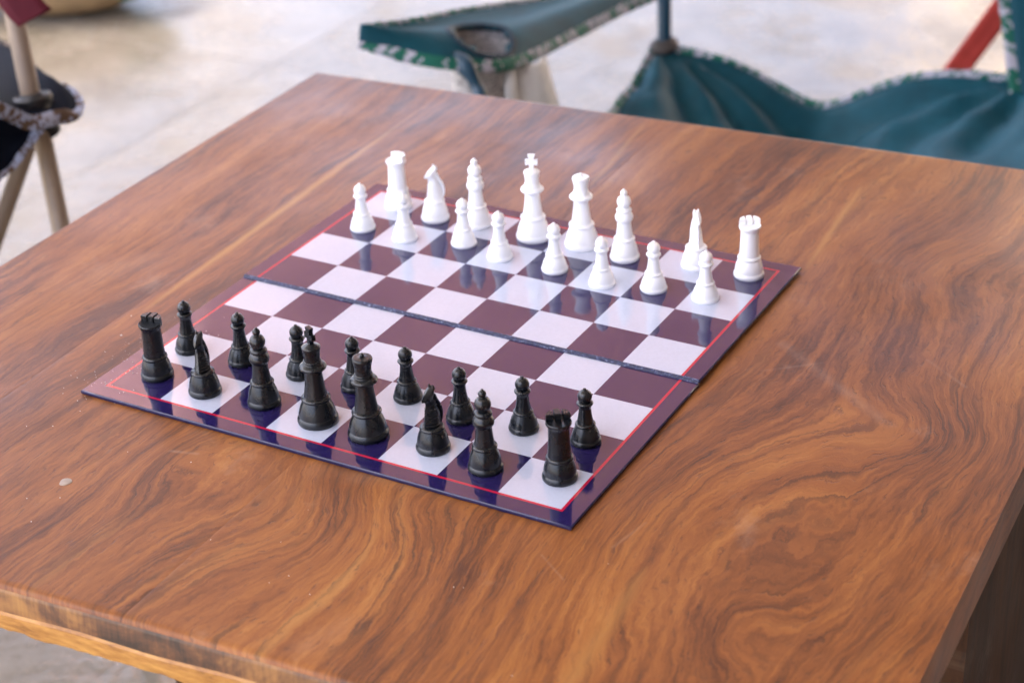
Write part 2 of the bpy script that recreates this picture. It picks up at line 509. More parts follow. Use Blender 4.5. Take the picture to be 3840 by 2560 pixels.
M_GREEN = cloth('green_canvas', (0.04, 0.17, 0.05), 0.7)
M_CRUMB = speckled('pale_crumb', (0.75, 0.70, 0.62), 0.6, 0.1, 40, 0)
M_BLOT = speckled('pale_dried_paint', (0.34, 0.27, 0.215), 0.6, 0.15, 200, 0)

# ------------------------------------------------------------------ the setting
g = mesh_obj('ground', [(-300, -300, -0.12), (300, -300, -0.12), (300, 300, -0.12), (-300, 300, -0.12)], [(0, 1, 2, 3)], M_GROUND, smooth=0)
g['kind'] = 'structure'
v, f = box_data(-4.66, 6.34, -3.275, 10.725, -0.115, -0.006)
floor = mesh_obj('floor', v, f, M_JOINT, smooth=0)
floor['kind'] = 'structure'
GAP = 0.0007
px_ = [-4.66 + 1.75 * k for k in range(7)]          # joints fall on x = -1.16
py_ = [-3.275 + 1.0 * k for k in range(15)]         # and on y = 1.725
v, f = box_data(GAP, 1.75 - GAP, GAP, 1.0 - GAP, -0.05, 0.0)
first = mesh_obj('floor_panel', v, f, M_FLOOR, floor, smooth=0)
k = 0
for xx in px_[:-1]:
    for yy in py_[:-1]:
        o = first if k == 0 else first.copy()
        if k:
            scene.collection.objects.link(o)
        o.parent = floor
        o.location = (xx, yy, 0)
        k += 1
v, f = box_data(-3.7, 2.29, -2.6, 4.14, 4.0, 4.08)
ceil = mesh_obj('ceiling', v, f, M_CEIL, smooth=0)  # unseen cover overhead, extent and tone shaped so side light dominates
ceil['kind'] = 'structure'
for cx, cy in ((-3.6, -2.5), (-3.6, 4.6)):
    v, f = lathe_data([(0.10, -0.1), (0.10, 0.25), (0.075, 0.3), (0.07, 3.999)], 20)
    o = mesh_obj('column', v, f, M_POST, ceil)
    o.location = (cx, cy, 0)

v, f = box_data(-4.2, 2.3, 4.15, 4.35, 2.45, 4.3)              # unseen high fascia, added so the board reflects a warm tone; open below
added_wall = mesh_obj('added_wall', v, f, M_REFLECT_WALL, smooth=0)
added_wall['kind'] = 'structure'
v, f = box_data(-2.2, 8.0, 9.0, 9.2, -0.12, 3.1)             # unseen sandy backdrop, added to warm the floor's reflections
bounce_wall = mesh_obj('added_wall', v, f, M_BOUNCE_WALL, smooth=0)
bounce_wall['kind'] = 'structure'
v, f = box_data(2.3, 2.5, -2.6, 4.35, -0.1, 4.3)              # unseen blocker added on the right to keep that side dark
shade_wall = mesh_obj('added_wall', v, f, M_SHADE_WALL, smooth=0)
shade_wall['kind'] = 'structure'
v, f = box_data(1.1, 2.5, -2.81, -2.61, -0.1, 4.3)
shade_wall_rear = mesh_obj('added_wall', v, f, M_SHADE_WALL, smooth=0)             # unseen return behind the camera, added to cut light from there
shade_wall_rear['kind'] = 'structure'

# ------------------------------------------------------------------ the table
TZ = -0.07                                   # table top below the board's printed face (squares)


def xl(y): return -4.616 - 0.0231 * y
def xr(y): return 13.51 - 0.033 * y
def yf(x): return -4.888 + 0.0686 * x
def yb(x): return 13.48 + 0.0665 * x


table = empty('table', (0, 0, 0))
tag(table, 'low square brown hardwood table carrying the chess board', 'table')


def slab_cross(x_here, ragged, drop=0.0, inset=0.0):
    """profile in (y, z) round the slab at one station; marks which segments are sapwood"""
    fy, by = yf(x_here), yb(x_here)
    rg = 0.05 * noise.noise(Vector((x_here * 2.2, 3.1, 0))) + 0.03 * noise.noise(Vector((x_here * 8, 9.1, 0)))
    r2 = 0.035 * noise.noise(Vector((x_here * 0.8, 1.7, 5)))
    P = [(fy + 0.16, TZ - drop, 0), (fy + 0.10, TZ - 0.008 - drop, 0), (fy + 0.05, TZ - 0.03 - drop, 0), (fy + 0.015, TZ - 0.075 - drop, 0),
         (fy, TZ - 0.14 - drop, 0), (fy - 0.015, TZ - 0.42 + r2, 1), (fy - 0.045, TZ - 0.455 + r2, 1),
         (fy - 0.055, TZ - 0.60 + r2 * 0.5, 1), (fy - 0.02, TZ - 0.74 + rg, 1), (fy + 0.12, TZ - 0.78 + rg * 0.5, 0),
         (by - 0.15, TZ - 0.85, 0), (by, TZ - 0.75, 0), (by, TZ - 0.12 - drop, 0), (by - 0.06, TZ - 0.02 - drop, 0), (by - 0.14, TZ - drop, 0)]
    return P


seams = [0.0, 0.178, 0.467, 0.715, 1.0]       # shares of the width where the boards meet
for k in range(len(seams) - 1):
    u0, u1 = seams[k], seams[k + 1]
    gap = 0.00002
    st = []
    nst = 60
    us = [u0 + gap + (u1 - u0 - 2 * gap) * i / nst for i in range(nst + 1)]
    drops = [0.0] * len(us)
    drops[0] = drops[-1] = 0.0006
    us.insert(1, us[0] + 0.0003); drops.insert(1, 0.0)
    us.insert(-1, us[-1] - 0.0003); drops.insert(-1, 0.0)
    verts, faces, mi = [], [], []
    n = None
    for u, d in zip(us, drops):
        outer = (k == 0 and u == us[0]) or (k == len(seams) - 2 and u == us[-1])
        # x position follows the slanted long edges
        P = slab_cross(-4.6 + 18.1 * u, True, 0.10 if outer else d)
        n = len(P)
        for (py, pz, _) in P:
            verts.append(W(xl(py) + (xr(py) - xl(py)) * u, py, pz))
    if k == len(seams) - 2:                   # rounded right-hand arris
        pass
    ns = len(us)
    fl = [p[2] for p in slab_cross(0, True)]
    for i in range(ns - 1):
        for j in range(n):
            j2 = (j + 1) % n
            faces.append((i * n + j, i * n + j2, (i + 1) * n + j2, (i + 1) * n + j))
            mi.append(1 if fl[j] and fl[j2] else (2 if j in (3, 4) else 0))
    faces.append(tuple(range(n))); mi.append(0)
    faces.append(tuple((ns - 1) * n + j for j in range(n))); mi.append(0)
    mesh_obj('plank', verts, faces, [M_TABLE, M_SAP, M_END], table, mi, smooth=35)

# panel legs under the left and right sides, a rail between them, and feet
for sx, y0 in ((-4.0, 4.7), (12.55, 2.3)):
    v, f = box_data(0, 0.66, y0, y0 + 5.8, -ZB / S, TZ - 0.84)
    mesh_obj('leg', [W(sx + a, b_, c) for a, b_, c in v], f, M_LEG_SHADED, table, smooth=0)
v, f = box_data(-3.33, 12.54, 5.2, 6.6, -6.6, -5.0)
mesh_obj('rail', [W(a, b_, c) for a, b_, c in v], f, M_LEG_SHADED, table, smooth=0)

# ------------------------------------------------------------------ the folding chess board
board = empty('chess_board', W(0, 0, 0))
tag(board, 'folding laminated chess board with navy and pale lilac squares and thin red border', 'chess board')
B0, B1, RL = -0.30, 8.31, 0.046               # outer edge, red line width


def board_half(name, near):
    """printed faces in one sheet (no overlaps) on a thin card body"""
    if near:
        ys = [-0.31, -RL] + list(range(0, 4)) + [3.965]
        zf = lambda y: 0.0
        th = 0.062
    else:
        ys = [4.018 + q for q in (0.0, 0.98, 1.98, 2.98, 3.98, 3.98 + RL, 4.29)]
        zf = lambda y: 0.0430 - (y - 4.018) * 0.0035
        th = 0.055
    xs = [B0, -RL] + list(range(0, 9)) + [8 + RL, B1]
    sag = lambda x, y: 0.0
    verts, faces, mi = [], [], []
    nx = len(xs)
    for y in ys:
        for x in xs:
            verts.append((x * S, y * S, (zf(y) + sag(x, y)) * S))
    for j in range(len(ys) - 1):
        for i in range(nx - 1):
            faces.append((j * nx + i, j * nx + i + 1, (j + 1) * nx + i + 1, (j + 1) * nx + i))
            ci = i - 2                      # file 0..7 when inside
            rj = (j - 2) if near else (4 + j)
            inside_x = 0 <= ci <= 7
            inside_y = 0 <= rj <= 7 and (near or j <= 3)
            if inside_x and inside_y:
                mi.append(1 if (ci + rj) % 2 else 0)
            else:
                red_x = i in (1, nx - 3)
                red_y = (near and j == 1) or (not near and j == 4)
                in_y = inside_y or red_y
                in_x = inside_x or red_x
                mi.append(2 if ((red_x and in_y) or (red_y and in_x)) else 0)
    top = mesh_obj('printed_face', verts, faces, [M_NAVY, M_PALE, M_RED], None, mi, smooth=0)
    # card body with a rounded foil-wrapped rim
    x0, x1, y0, y1 = B0, B1, ys[0], ys[-1]
    loops = [(0.0, -0.0001), (0.012, -0.008), (0.018, -0.025), (0.012, -th), (-0.05, -th - 0.001)]
    bv, bf = [], []
    nseg = 24
    def ring(off, dz):
        r = []
        for a, b2, nn in (((x0 - off, y0 - off), (x1 + off, y0 - off), nseg), ((x1 + off, y0 - off), (x1 + off, y1 + off), nseg // 2),
                          ((x1 + off, y1 + off), (x0 - off, y1 + off), nseg), ((x0 - off, y1 + off), (x0 - off, y0 - off), nseg // 2)):
            for q in range(nn):
                t = q / nn
                x, y = a[0] + (b2[0] - a[0]) * t, a[1] + (b2[1] - a[1]) * t
                jx = 0.006 * noise.noise(Vector((x * 3, y * 3, off * 50)))
                r.append((x * S, (y + jx * (0 if off == 0.0 else 1)) * S, (zf(y) + dz) * S))
        return r
    cnt = None
    for off, dz in loops:
        rr = ring(off, dz)
        cnt = len(rr)
        bv += rr
    for a in range(len(loops) - 1):
        for q in range(cnt):
            q2 = (q + 1) % cnt
            bf.append((a * cnt + q, a * cnt + q2, (a + 1) * cnt + q2, (a + 1) * cnt + q))
    bf.append(tuple(range((len(loops) - 1) * cnt, len(loops) * cnt)))
    body = mesh_obj(name, bv, bf, M_EDGE, board, smooth=60)
    top.parent = body
    return body


board_half('board_leaf', True)
board_half('board_leaf', False)
# hinge: a ragged foil strip bridging the step between the two leaves
hv, hf = [], []
NH = 160
for i in range(NH + 1):
    x = B0 + (B1 - B0) * i / NH
    rg = 0.008 * noise.noise(Vector((x * 6, 0, 0))) + 0.006 * noise.noise(Vector((x * 17, 4, 0)))
    rz = 0.006 * noise.noise(Vector((x * 5, 8, 0)))
    for (yy, zz) in ((3.960 + rg, 0.003), (3.965 + rg, 0.007 + rz * .4), (3.972, 0.010 + rz * .4), (3.988, 0.016 + rz * .7), (3.998, 0.036), (4.004, 0.044 + rz * 0.4),
                     (4.012, 0.048), (4.021 + rg * .4, 0.0480), (4.027 + rg * .4, 0.0436)):
        hv.append((x * S, yy * S, zz * S))
for i in range(NH):
    for j in range(8):
        hf.append((i * 9 + j, i * 9 + j + 1, (i + 1) * 9 + j + 1, (i + 1) * 9 + j))
mesh_obj('hinge', hv, hf, M_HINGE, board, smooth=60)


# ------------------------------------------------------------------ chess pieces (profiles in squares)
def bulge(z0, z1, r0, r1, rmax, n=7):
    """rounded ring between two heights"""
    out = []
    for k in range(n + 1):
        t = k / n
        rr = r0 + (r1 - r0) * t
        top = rmax - (r0 + r1) / 2
        out.append((rr + top * math.sin(math.pi * t) ** 0.75, z0 + (z1 - z0) * t))
    return out


def ball(zc, r, z0, z1, n=12, sq=1.0):
    out = []
    a0 = math.asin(max(-1, min(1, (z0 - zc) / (r * sq))))
    a1 = math.asin(max(-1, min(1, (z1 - zc) / (r * sq))))
    for k in range(n + 1):
        a = a0 + (a1 - a0) * k / n
        out.append((r * math.cos(a), zc + r * sq * math.sin(a)))
    return out


def curve(p0, p1, bend, n=8):
    out = []
    for k in range(n + 1):
        t = k / n
        out.append((p0[0] + (p1[0] - p0[0]) * t + bend * math.sin(math.pi * t), p0[1] + (p1[1] - p0[1]) * t))
    return out


def foot(R, zg, rt, zt, bend=0.012):
    """foot ring, groove and bell"""
    pr = [(R * 0.955, 0.0), (R * 0.965, 0.004)]
    pr += bulge(0.006, zg * 0.92, R * 0.965, R * 0.93, R, 8)
    pr += [(R * 0.905, zg)]
    pr += curve((R * 0.925, zg * 1.06), (rt, zt), bend, 10)
    return pr


def base_set(kind):
    """list of (part name, profile) for the turned pieces"""
    if kind == 'pawn':
        R = 0.231
        return [('base', foot(R, 0.085, 0.137, 0.285)),
                ('ring', bulge(0.278, 0.335, 0.135, 0.125, 0.153)),
                ('stem', curve((0.127, 0.325), (0.089, 0.585), -0.006)),
                ('collar', [(0.088, 0.57), (0.095, 0.60), (0.110, 0.632)] + bulge(0.636, 0.69, 0.112, 0.085, 0.123)),
                ('head', [(0.06, 0.665)] + ball(0.765, 0.108, 0.678, 0.868, 14) + [(0.030, 0.872), (0.024, 0.892), (0.0, 0.898)])]
    if kind == 'bishop':
        R = 0.260
        return [('base', foot(R, 0.10, 0.165, 0.36)),
                ('ring', bulge(0.352, 0.42, 0.162, 0.15, 0.186)),
                ('stem', curve((0.150, 0.41), (0.116, 0.715), -0.004)),
                ('collar', bulge(0.705, 0.885, 0.118, 0.112, 0.157, 10) + bulge(0.888, 0.968, 0.115, 0.102, 0.133)),
                ('head', [(0.08, 0.955)] + ball(1.075, 0.121, 0.968, 1.178, 14, 1.02) + [(0.052, 1.184)]),
                ('finial', [(0.046, 1.175)] + ball(1.238, 0.060, 1.195, 1.285, 10) + [(0.024, 1.292), (0.018, 1.312), (0.0, 1.316)])]
    if kind in ('king', 'queen'):
        R = 0.312
        P = [('base', foot(R, 0.12, 0.198, 0.385)),
             ('ring', bulge(0.375, 0.452, 0.196, 0.182, 0.226)),
             ('stem', curve((0.180, 0.44), (0.126, 0.905), -0.008)),
             ('flange', [(0.124, 0.875), (0.150, 0.892)] + bulge(0.898, 0.995, 0.162, 0.148, 0.206, 10) + [(0.135, 1.0)]),
             ('collar', [(0.130, 0.975)] + bulge(0.985, 1.022, 0.136, 0.132, 0.148) + bulge(1.022, 1.054, 0.130, 0.124, 0.140))]
        if kind == 'king':
            P += [('crown', curve((0.122, 1.045), (0.143, 1.262), -0.008, 8) + [(0.144, 1.272), (0.138, 1.282), (0.10, 1.298), (0.055, 1.325), (0.0, 1.35)])]
        else:
            P += [('crown', curve((0.126, 1.045), (0.149, 1.265), -0.012, 8) + [(0.152, 1.285), (0.150, 1.302), (0.142, 1.315), (0.128, 1.320), (0.10, 1.318), (0.06, 1.320), (0.034, 1.330), (0.0, 1.332)]),
                  ('finial', [(0.034, 1.305)] + ball(1.350, 0.032, 1.326, 1.378, 8) + [(0.015, 1.385), (0.0, 1.392)])]
        return P
    if kind == 'rook':
        R = 0.260
        return [('base', foot(R, 0.10, 0.182, 0.325)),
                ('ring', bulge(0.315, 0.385, 0.180, 0.172, 0.199)),
                ('shaft', curve((0.172, 0.375), (0.153, 0.815), -0.004)),
                ('turret', curve((0.152, 0.800), (0.178, 0.890), -0.008, 6) + [(0.187, 0.912), (0.188, 0.932), (0.180, 0.944), (0.168, 0.938)])]
    if kind == 'knight':
        R = 0.260
        return [('base', foot(R, 0.10, 0.172, 0.345)),
                ('collar', bulge(0.335, 0.40, 0.168, 0.15, 0.187) + [(0.12, 0.408)])]


MESH_CACHE = {}


def part_mesh(kind, name, verts, faces, mat, smooth=38):
    key = (kind, name, mat.name)
    if key not in MESH_CACHE:
        me = bpy.data.meshes.new(name)
        me.from_pydata([(x * S, y * S, z * S) for x, y, z in verts], [], faces)
        me.materials.append(mat)
        bm = bmesh.new(); bm.from_mesh(me)
        bmesh.ops.recalc_face_normals(bm, faces=bm.faces)
        bm.to_mesh(me); bm.free()
        me.shade_smooth()
        me.set_sharp_from_angle(angle=math.radians(smooth))
        MESH_CACHE[key] = me
    return MESH_CACHE[key]


def prism(poly, y0, y1):
    """polygon in (x, z) pulled along y"""
    n = len(poly)
    v = [(x, y0, z) for x, z in poly] + [(x, y1, z) for x, z in poly]
    f = [tuple(range(n)), tuple(range(n, 2 * n))] + [(i, (i + 1) % n, n + (i + 1) % n, n + i) for i in range(n)]
    return v, f


def merlon(xa, xb, chord, r, z0, z1):
    """one battlement of the rook: slice of the round head behind a straight chord"""
    pts = [(xa, chord), (xb, chord)]
    n = 8
    for k in range(n + 1):
        x = xb + (xa - xb) * k / n
        pts.append((x, math.sqrt(max(r * r - x * x, 0))))
    out = []
    for p in pts:
        if not out or (Vector(p) - Vector(out[-1])).length > 0.004:
            out.append(p)
    n = len(out)
    cx = sum(p[0] for p in out) / n
    cy = sum(p[1] for p in out) / n
    v = [(x, y, z0) for x, y in out] + [(x, y, z1 - 0.012) for x, y in out] + [(cx + (x - cx) * 0.88, cy + (y - cy) * 0.88, z1) for x, y in out]
    f = [tuple(range(n)), tuple(range(2 * n, 3 * n))]
    for a in (0, n):
        f += [(a + i, a + (i + 1) % n, a + n + (i + 1) % n, a + n + i) for i in range(n)]
    return v, f


def horse():
    """knight's neck and head, facing +x: narrow ribbed chest, swelling mane, snout and ears"""
    lv = []
    n = 16
    for k in range(n):                       # ribbed chest and mane
        t = k / n
        z = 0.385 + 0.36 * t
        rib = 0.010 if k % 2 == 0 else -0.004
        f_ = 0.160 - 0.045 * t + rib
        b_ = -0.140 - 0.050 * math.sin(math.pi * min(1, t * 1.1 + 0.1)) + 0.025 * t
        w_ = 0.128 - 0.058 * t + rib * 0.6
        lv.append((z, f_, b_, w_))
    lv += [(0.765, 0.110, -0.118, 0.068), (0.80, 0.112, -0.095, 0.064), (0.830, 0.128, -0.078, 0.062), (0.848, 0.176, -0.072, 0.062),
           (0.866, 0.192, -0.070, 0.062), (0.884, 0.186, -0.070, 0.066), (0.900, 0.168, -0.072, 0.070), (0.925, 0.152, -0.076, 0.072), (0.950, 0.128, -0.080, 0.070),
           (0.975, 0.085, -0.084, 0.066), (0.998, 0.040, -0.086, 0.060), (1.012, 0.005, -0.084, 0.050), (1.022, -0.020, -0.080, 0.034)]
    verts, faces = [], []
    m_ = 12
    for z, f_, b_, w_ in lv:
        L = f_ - b_
        prof = [(f_, 0), (f_ - 0.16 * L, 0.52 * w_), (f_ - 0.36 * L, 0.92 * w_), (f_ - 0.58 * L, 0.98 * w_), (f_ - 0.80 * L, 0.72 * w_), (f_ - 0.94 * L, 0.36 * w_),
                (b_, 0), (f_ - 0.94 * L, -0.36 * w_), (f_ - 0.80 * L, -0.72 * w_), (f_ - 0.58 * L, -0.98 * w_), (f_ - 0.36 * L, -0.92 * w_), (f_ - 0.16 * L, -0.52 * w_)]
        verts += [(x, y, z) for x, y in prof]
    for i in range(len(lv) - 1):
        for j in range(m_):
            faces.append((i * m_ + j, i * m_ + (j + 1) % m_, (i + 1) * m_ + (j + 1) % m_, (i + 1) * m_ + j))
    faces.append(tuple(range(m_)))
    faces.append(tuple(range((len(lv) - 1) * m_, len(lv) * m_)))
    return verts, faces


def mane():
    """two curved ridges down the back of the neck"""
    V, F = [], []
    for off in (-0.038, 0.0, 0.038):
        pts = [Vector((-0.050, off * 0.6, 0.90)), Vector((-0.085, off, 0.80)), Vector((-0.150, off, 0.68)), Vector((-0.178, off, 0.56)), Vector((-0.165, off, 0.46)), Vector((-0.13, off, 0.40))]
        v, f = tube_data(spline(pts, 4), 0.030, 8)
        F += [tuple(i + len(V) for i in q) for q in f]
        V += [tuple(p) for p in v]
    return V, F


def build_piece(kind, mat, name):
    root = empty(name)
    ck = kind + mat.name
    for pn, prof in base_set(kind):
        v, f = lathe_data(prof, 44)
        o = bpy.data.objects.new(pn, part_mesh(kind, pn, v, f, mat))
        scene.collection.objects.link(o)
        o.parent = root
    extra = []
    if kind == 'king':
        # flared cross on a short stem, seen broadside along y
        c = [(-0.042, 1.30), (0.042, 1.30), (0.036, 1.398), (0.044, 1.418), (0.108, 1.408), (0.108, 1.506), (0.046, 1.494), (0.042, 1.512), (0.062, 1.598), (-0.062, 1.598),
             (-0.042, 1.512), (-0.046, 1.494), (-0.108, 1.506), (-0.108, 1.408), (-0.044, 1.418), (-0.036, 1.398)]
        v, f = prism(c, -0.034, 0.034)
        extra.append(('cross', v, f))
    if kind == 'bishop':
        v, f = lathe_data([(0.0, -0.085)] + ball(0.0, 0.085, -0.084, 0.084, 10) + [(0.0, 0.085)], 24)
        v = [(x * 0.55 + 0.070, y, z + 1.045) for x, y, z in v]
        extra.append(('mitre', v, f))
    if kind == 'rook':
        for xa, xb in ((-0.176, -0.072), (-0.046, 0.046), (0.072, 0.176)):
            v, f = merlon(xa, xb, 0.018, 0.182, 0.930, 1.040)
            extra.append(('battlement%d' % len(extra), v, f))
    if kind == 'knight':
        extra.append(('horse_head',) + horse())
        extra.append(('mane',) + mane())
        for sgn in (-1, 1):
            v, f = lathe_data([(0.028, -0.02), (0.026, 0.0), (0.020, 0.03), (0.0, 0.072)], 10)
            v = [(x * 1.2 - 0.040 + 0.1 * z, y * 0.8 + sgn * 0.036, z + 1.000) for x, y, z in v]
            extra.append(('ear%d' % sgn, v, f))
    for nm, v, f in extra:
        plain = nm.rstrip('-0123456789')
        o = bpy.data.objects.new(plain, part_mesh(kind, nm, v, f, mat, 30))
        o.data.name = plain
        scene.collection.objects.link(o)
        o.parent = root
    return root


def copy_tree(o, parent=None):
    c = o.copy()
    scene.collection.objects.link(c)
    c.parent = parent
    for ch in o.children:
        copy_tree(ch, c)
    return c


PROTO = {}


def put_piece(kind, colour, x, y, deg, label, tilt=(0, 0)):
    mat = M_BLACK if colour == 'black' else M_WHITE
    key = (kind, colour)
    if key not in PROTO:
        PROTO[key] = build_piece(kind, mat, kind)
        o = PROTO[key]
    else:
        o = copy_tree(PROTO[key])
    z = 0.0007 if y < 4 else 0.0430 - (y - 4.018) * 0.0035 + 0.002
    o.location = W(x, y, z)
    o.rotation_euler = ((0.0 if y < 4 else -0.004) + random.uniform(-0.003, 0.003), random.uniform(-0.003, 0.003), math.radians(deg))
    grp = '%s chess pieces' % colour
    tag(o, label, kind, grp)
    return o


BACK = [('rook', 'left rook'), ('knight', 'left knight'), ('bishop', 'left bishop'), ('king', 'king'), ('queen', 'queen'), ('knight', 'right knight'), ('bishop', 'right bishop'), ('rook', 'right rook')]
BB = [(0.50, 0.57, 4), (1.51, 0.48, -72), (2.55, 0.60, -75), (3.60, 0.52, -25), (4.51, 0.51, 20), (5.58, 0.60, -98), (6.54, 0.46, 150), (7.62, 0.70, 38)]
BP = [(0.44, 1.47), (1.47, 1.51), (2.56, 1.56), (3.56, 1.61), (4.48, 1.68), (5.53, 1.50), (6.52, 1.65), (7.51, 1.73)]
WB = [(0.66, 7.56, -25), (1.56, 7.39, -118), (2.40, 7.47, 80), (3.58, 7.44, 22), (4.51, 7.52, 40), (5.42, 7.37, 100), (6.67, 7.60, -52), (7.63, 7.65, 31)]
WP = [(0.57, 6.47), (1.50, 6.42), (2.58, 6.67), (3.43, 6.47), (4.53, 6.44), (5.51, 6.30), (6.38, 6.50), (7.31, 6.54)]
WHERE_B = {0: 'black plastic rook at the left end of the black back row', 1: 'black plastic knight with ribbed chest between left black rook and bishop',
           2: 'black plastic bishop standing between the black knight and the black king', 3: 'tall black plastic king with a cross on its crown',
           4: 'black plastic queen with flat crown standing right of the black king', 5: 'black plastic knight with snout to the left beside the black queen',
           6: 'black plastic bishop between right black knight and the corner rook', 7: 'black plastic rook at the near right corner of the board'}
WHERE_W = {0: 'white plastic rook in the far left corner of the board', 1: 'white plastic knight beside the far left white rook, snout to the left',
           2: 'white plastic bishop between the white knight and the white king', 3: 'tall white plastic king with a cross on its crown',
           4: 'white plastic queen with rounded crown standing right of the white king', 5: 'white plastic bishop standing right of the white queen',
           6: 'white plastic knight seen thin from the front beside the right corner rook', 7: 'white plastic rook with battlements in the far right corner of the board'}
WBACK = ['rook', 'knight', 'bishop', 'king', 'queen', 'bishop', 'knight', 'rook']
NAMES_W = ['left white rook', 'left white knight', 'left white bishop', 'white king', 'white queen', 'right white bishop', 'right white knight', 'right white rook']
NAMES_B = ['left black rook', 'left black knight', 'left black bishop', 'black king', 'black queen', 'right black knight', 'right black bishop', 'right black rook']
for i in range(8):
    put_piece(BACK[i][0], 'black', *BB[i], WHERE_B[i])
    put_piece('pawn', 'black', *BP[i], random.uniform(0, 360), 'black plastic pawn on the square ahead of the %s' % NAMES_B[i])
    put_piece(WBACK[i], 'white', *WB[i], WHERE_W[i])
    put_piece('pawn', 'white', *WP[i], random.uniform(0, 360), 'white plastic pawn on the square ahead of the %s' % NAMES_W[i])


# ------------------------------------------------------------------ camp chairs
def rope_trim(name, pts, rad, mats, parent, per=10, flat=Vector((0.5, -0.77, 0.4)), n=12):
    """overlocked edge: a rope whose faces alternate in thread colour along a helix"""
    P = spline(pts, per)
    # resample evenly
    seg = rad * 0.42
    Q = [P[0]]
    acc = 0.0
    for a, b2 in zip(P[:-1], P[1:]):
        L = (b2 - a).length
        d = seg - acc
        while d <= L:
            Q.append(a + (b2 - a) * (d / L))
            d += seg
        acc = (acc + L) % seg
    rr = [rad * (1 + 0.05 * random.uniform(-1, 1)) for i in range(len(Q))]
    v, f = tube_data(Q, rr, n)
    for i in range(len(Q)):                  # press the rope flat in its thin direction
        t_ = (Q[min(i + 1, len(Q) - 1)] - Q[max(i - 1, 0)]).normalized()
        th_ = (flat - t_ * flat.dot(t_)).normalized() if flat is not None else None
        if th_ is not None:
            for k in range(n):
                d_ = v[i * n + k] - Q[i]
                v[i * n + k] = Q[i] + d_ - th_ * (d_.dot(th_) * 0.72)
    mi = []
    for i in range(len(Q) - 1):
        ph = noise.noise(Vector((i * 0.31, rad * 900, 0))) * 2.6
        for k in range(n):
            s = noise.noise(Vector((i * 0.30, rad * 700, 1.5))) * 1.0 + noise.noise(Vector((i * 1.3 + k * 1.3, k * 0.4, rad * 300))) * 1.3
            mi.append(0 if s > -0.10 else 1)
    mi += [0, 0]
    return mesh_obj(name, v, f, mats, parent, mi, smooth=50)


def sheet(name, grid, mat, parent, thick=0.0016):
    """cloth sheet from a grid of points, with real thickness"""
    nr, nc = len(grid), len(grid[0])
    v = [p for row in grid for p in row]
    f = []
    for i in range(nr - 1):
        for j in range(nc - 1):
            f.append((i * nc + j, i * nc + j + 1, (i + 1) * nc + j + 1, (i + 1) * nc + j))
    o = mesh_obj(name, v, f, mat, parent, smooth=80)
    md = o.modifiers.new('thickness', 'SOLIDIFY')
    md.thickness = thick
    md.offset = 0
    return o


def lerp(a, b, t):
    return Vector(a) * (1 - t) + Vector(b) * t


# --- teal chair behind the table
chair = empty('camp_chair', (0, 0, 0))
tag(chair, 'teal nylon camp chair with green and white stitched edges behind the table', 'chair', 'folding camp chairs')
A = Vector((-0.179, 1.206, 0.345)); Bc = Vector((0.243, 1.335, 0.318))
Dl = Vector((-0.112, 0.85, 0.335)); Dr = Vector((0.36, 0.965, 0.335))
NG = 44


def seat_pt(s, t):
    """s from A to B, t from the rear edge to the front edge"""
    p = lerp(lerp(A, Bc, s), lerp(Dl, Dr, s), t)
    sag = 0.060 * math.exp(-(abs(s - 0.45) / 0.20) ** 1.6) + 0.055 * math.sin(math.pi * s) * math.sin(math.pi * min(1, t))
    p.z -= sag
    # folds running from the corners to the middle
    for cs, ct, k in ((0, 0, 15.0), (1, 0, 13.0), (0, 1, 12.0), (1, 1, 12.0)):
        ds, dt = abs(s - cs), abs(t - ct)
        rr = math.hypot(ds, dt)
        an = math.atan2(dt, ds + 1e-6)
        p.z += 0.0085 * math.exp(-((rr - 0.30) / 0.26) ** 2) * math.sin(an * k + 0.7 * cs)
    p.z += 0.009 * noise.noise(Vector((s * 7, t * 5, 3.3))) * min(1, t * 5) + 0.005 * noise.noise(Vector((s * 24 + t * 10, t * 9, 1.1))) * min(1, t * 5)
    return p


grid = [[seat_pt(i / NG, j / NG) for i in range(NG + 1)] for j in range(NG + 1)]
sheet('seat', grid, M_TEAL, chair)
rear = [seat_pt(i / 14, 0.0) + Vector((0, 0, 0.002)) for i in range(15)]
rope_trim('rear_trim', rear, 0.0062, [M_TGREEN, M_TWHITE], chair)
side = [seat_pt(0.0, j / 10) + Vector((-0.004, 0, 0.0)) for j in range(11)]
rope_trim('side_trim', side, 0.0066, [M_TGREEN, M_TWHITE], chair)
# corner pocket and pole
for nm, P, h in (('pole', A + Vector((0.006, 0.004, 0.0)), 0.56), ('pole', Bc + Vector((0.012, 0.0, 0.0)), 0.56)):
    top = P + Vector((-0.025, 0.05, h))
    v, f = tube_data([P + Vector((0, 0, -0.01)), P + (top - P) * 0.5, top], 0.0085, 16)
    mesh_obj(nm, v, f, M_TUBE_T, chair)
    v, f = lathe_data([(0.018, -0.004), (0.0185, -0.001), (0.017, 0.002), (0.013, 0.003), (0.012, 0.006), (0.0095, 0.007)], 20)
    o = mesh_obj('ferrule', v, f, M_FERG, chair)
    o.location = P + Vector((0, -0.002, 0.004))
    o.rotation_euler = (math.radians(14), math.radians(-6), 0)
for P, Q in ((A, Vector((0.30, 1.30, 0.0))), (Bc, Vector((-0.24, 1.17, 0.0))), (Dl, Vector((0.42, 0.86, 0.0))), (Dr, Vector((-0.13, 0.79, 0.0))),
             (A, Vector((-0.14, 0.80, 0.0))), (Dl, Vector((-0.25, 1.22, 0.0))), (Bc, Vector((0.40, 0.90, 0.0))), (Dr, Vector((0.30, 1.36, 0.0)))):
    v, f = tube_data([Vector(P) + Vector((0, 0, -0.008)), Vector(Q) + Vector((0, 0, 0.009))], 0.008, 12)
    mesh_obj('leg', v, f, M_TUBE_T, chair)
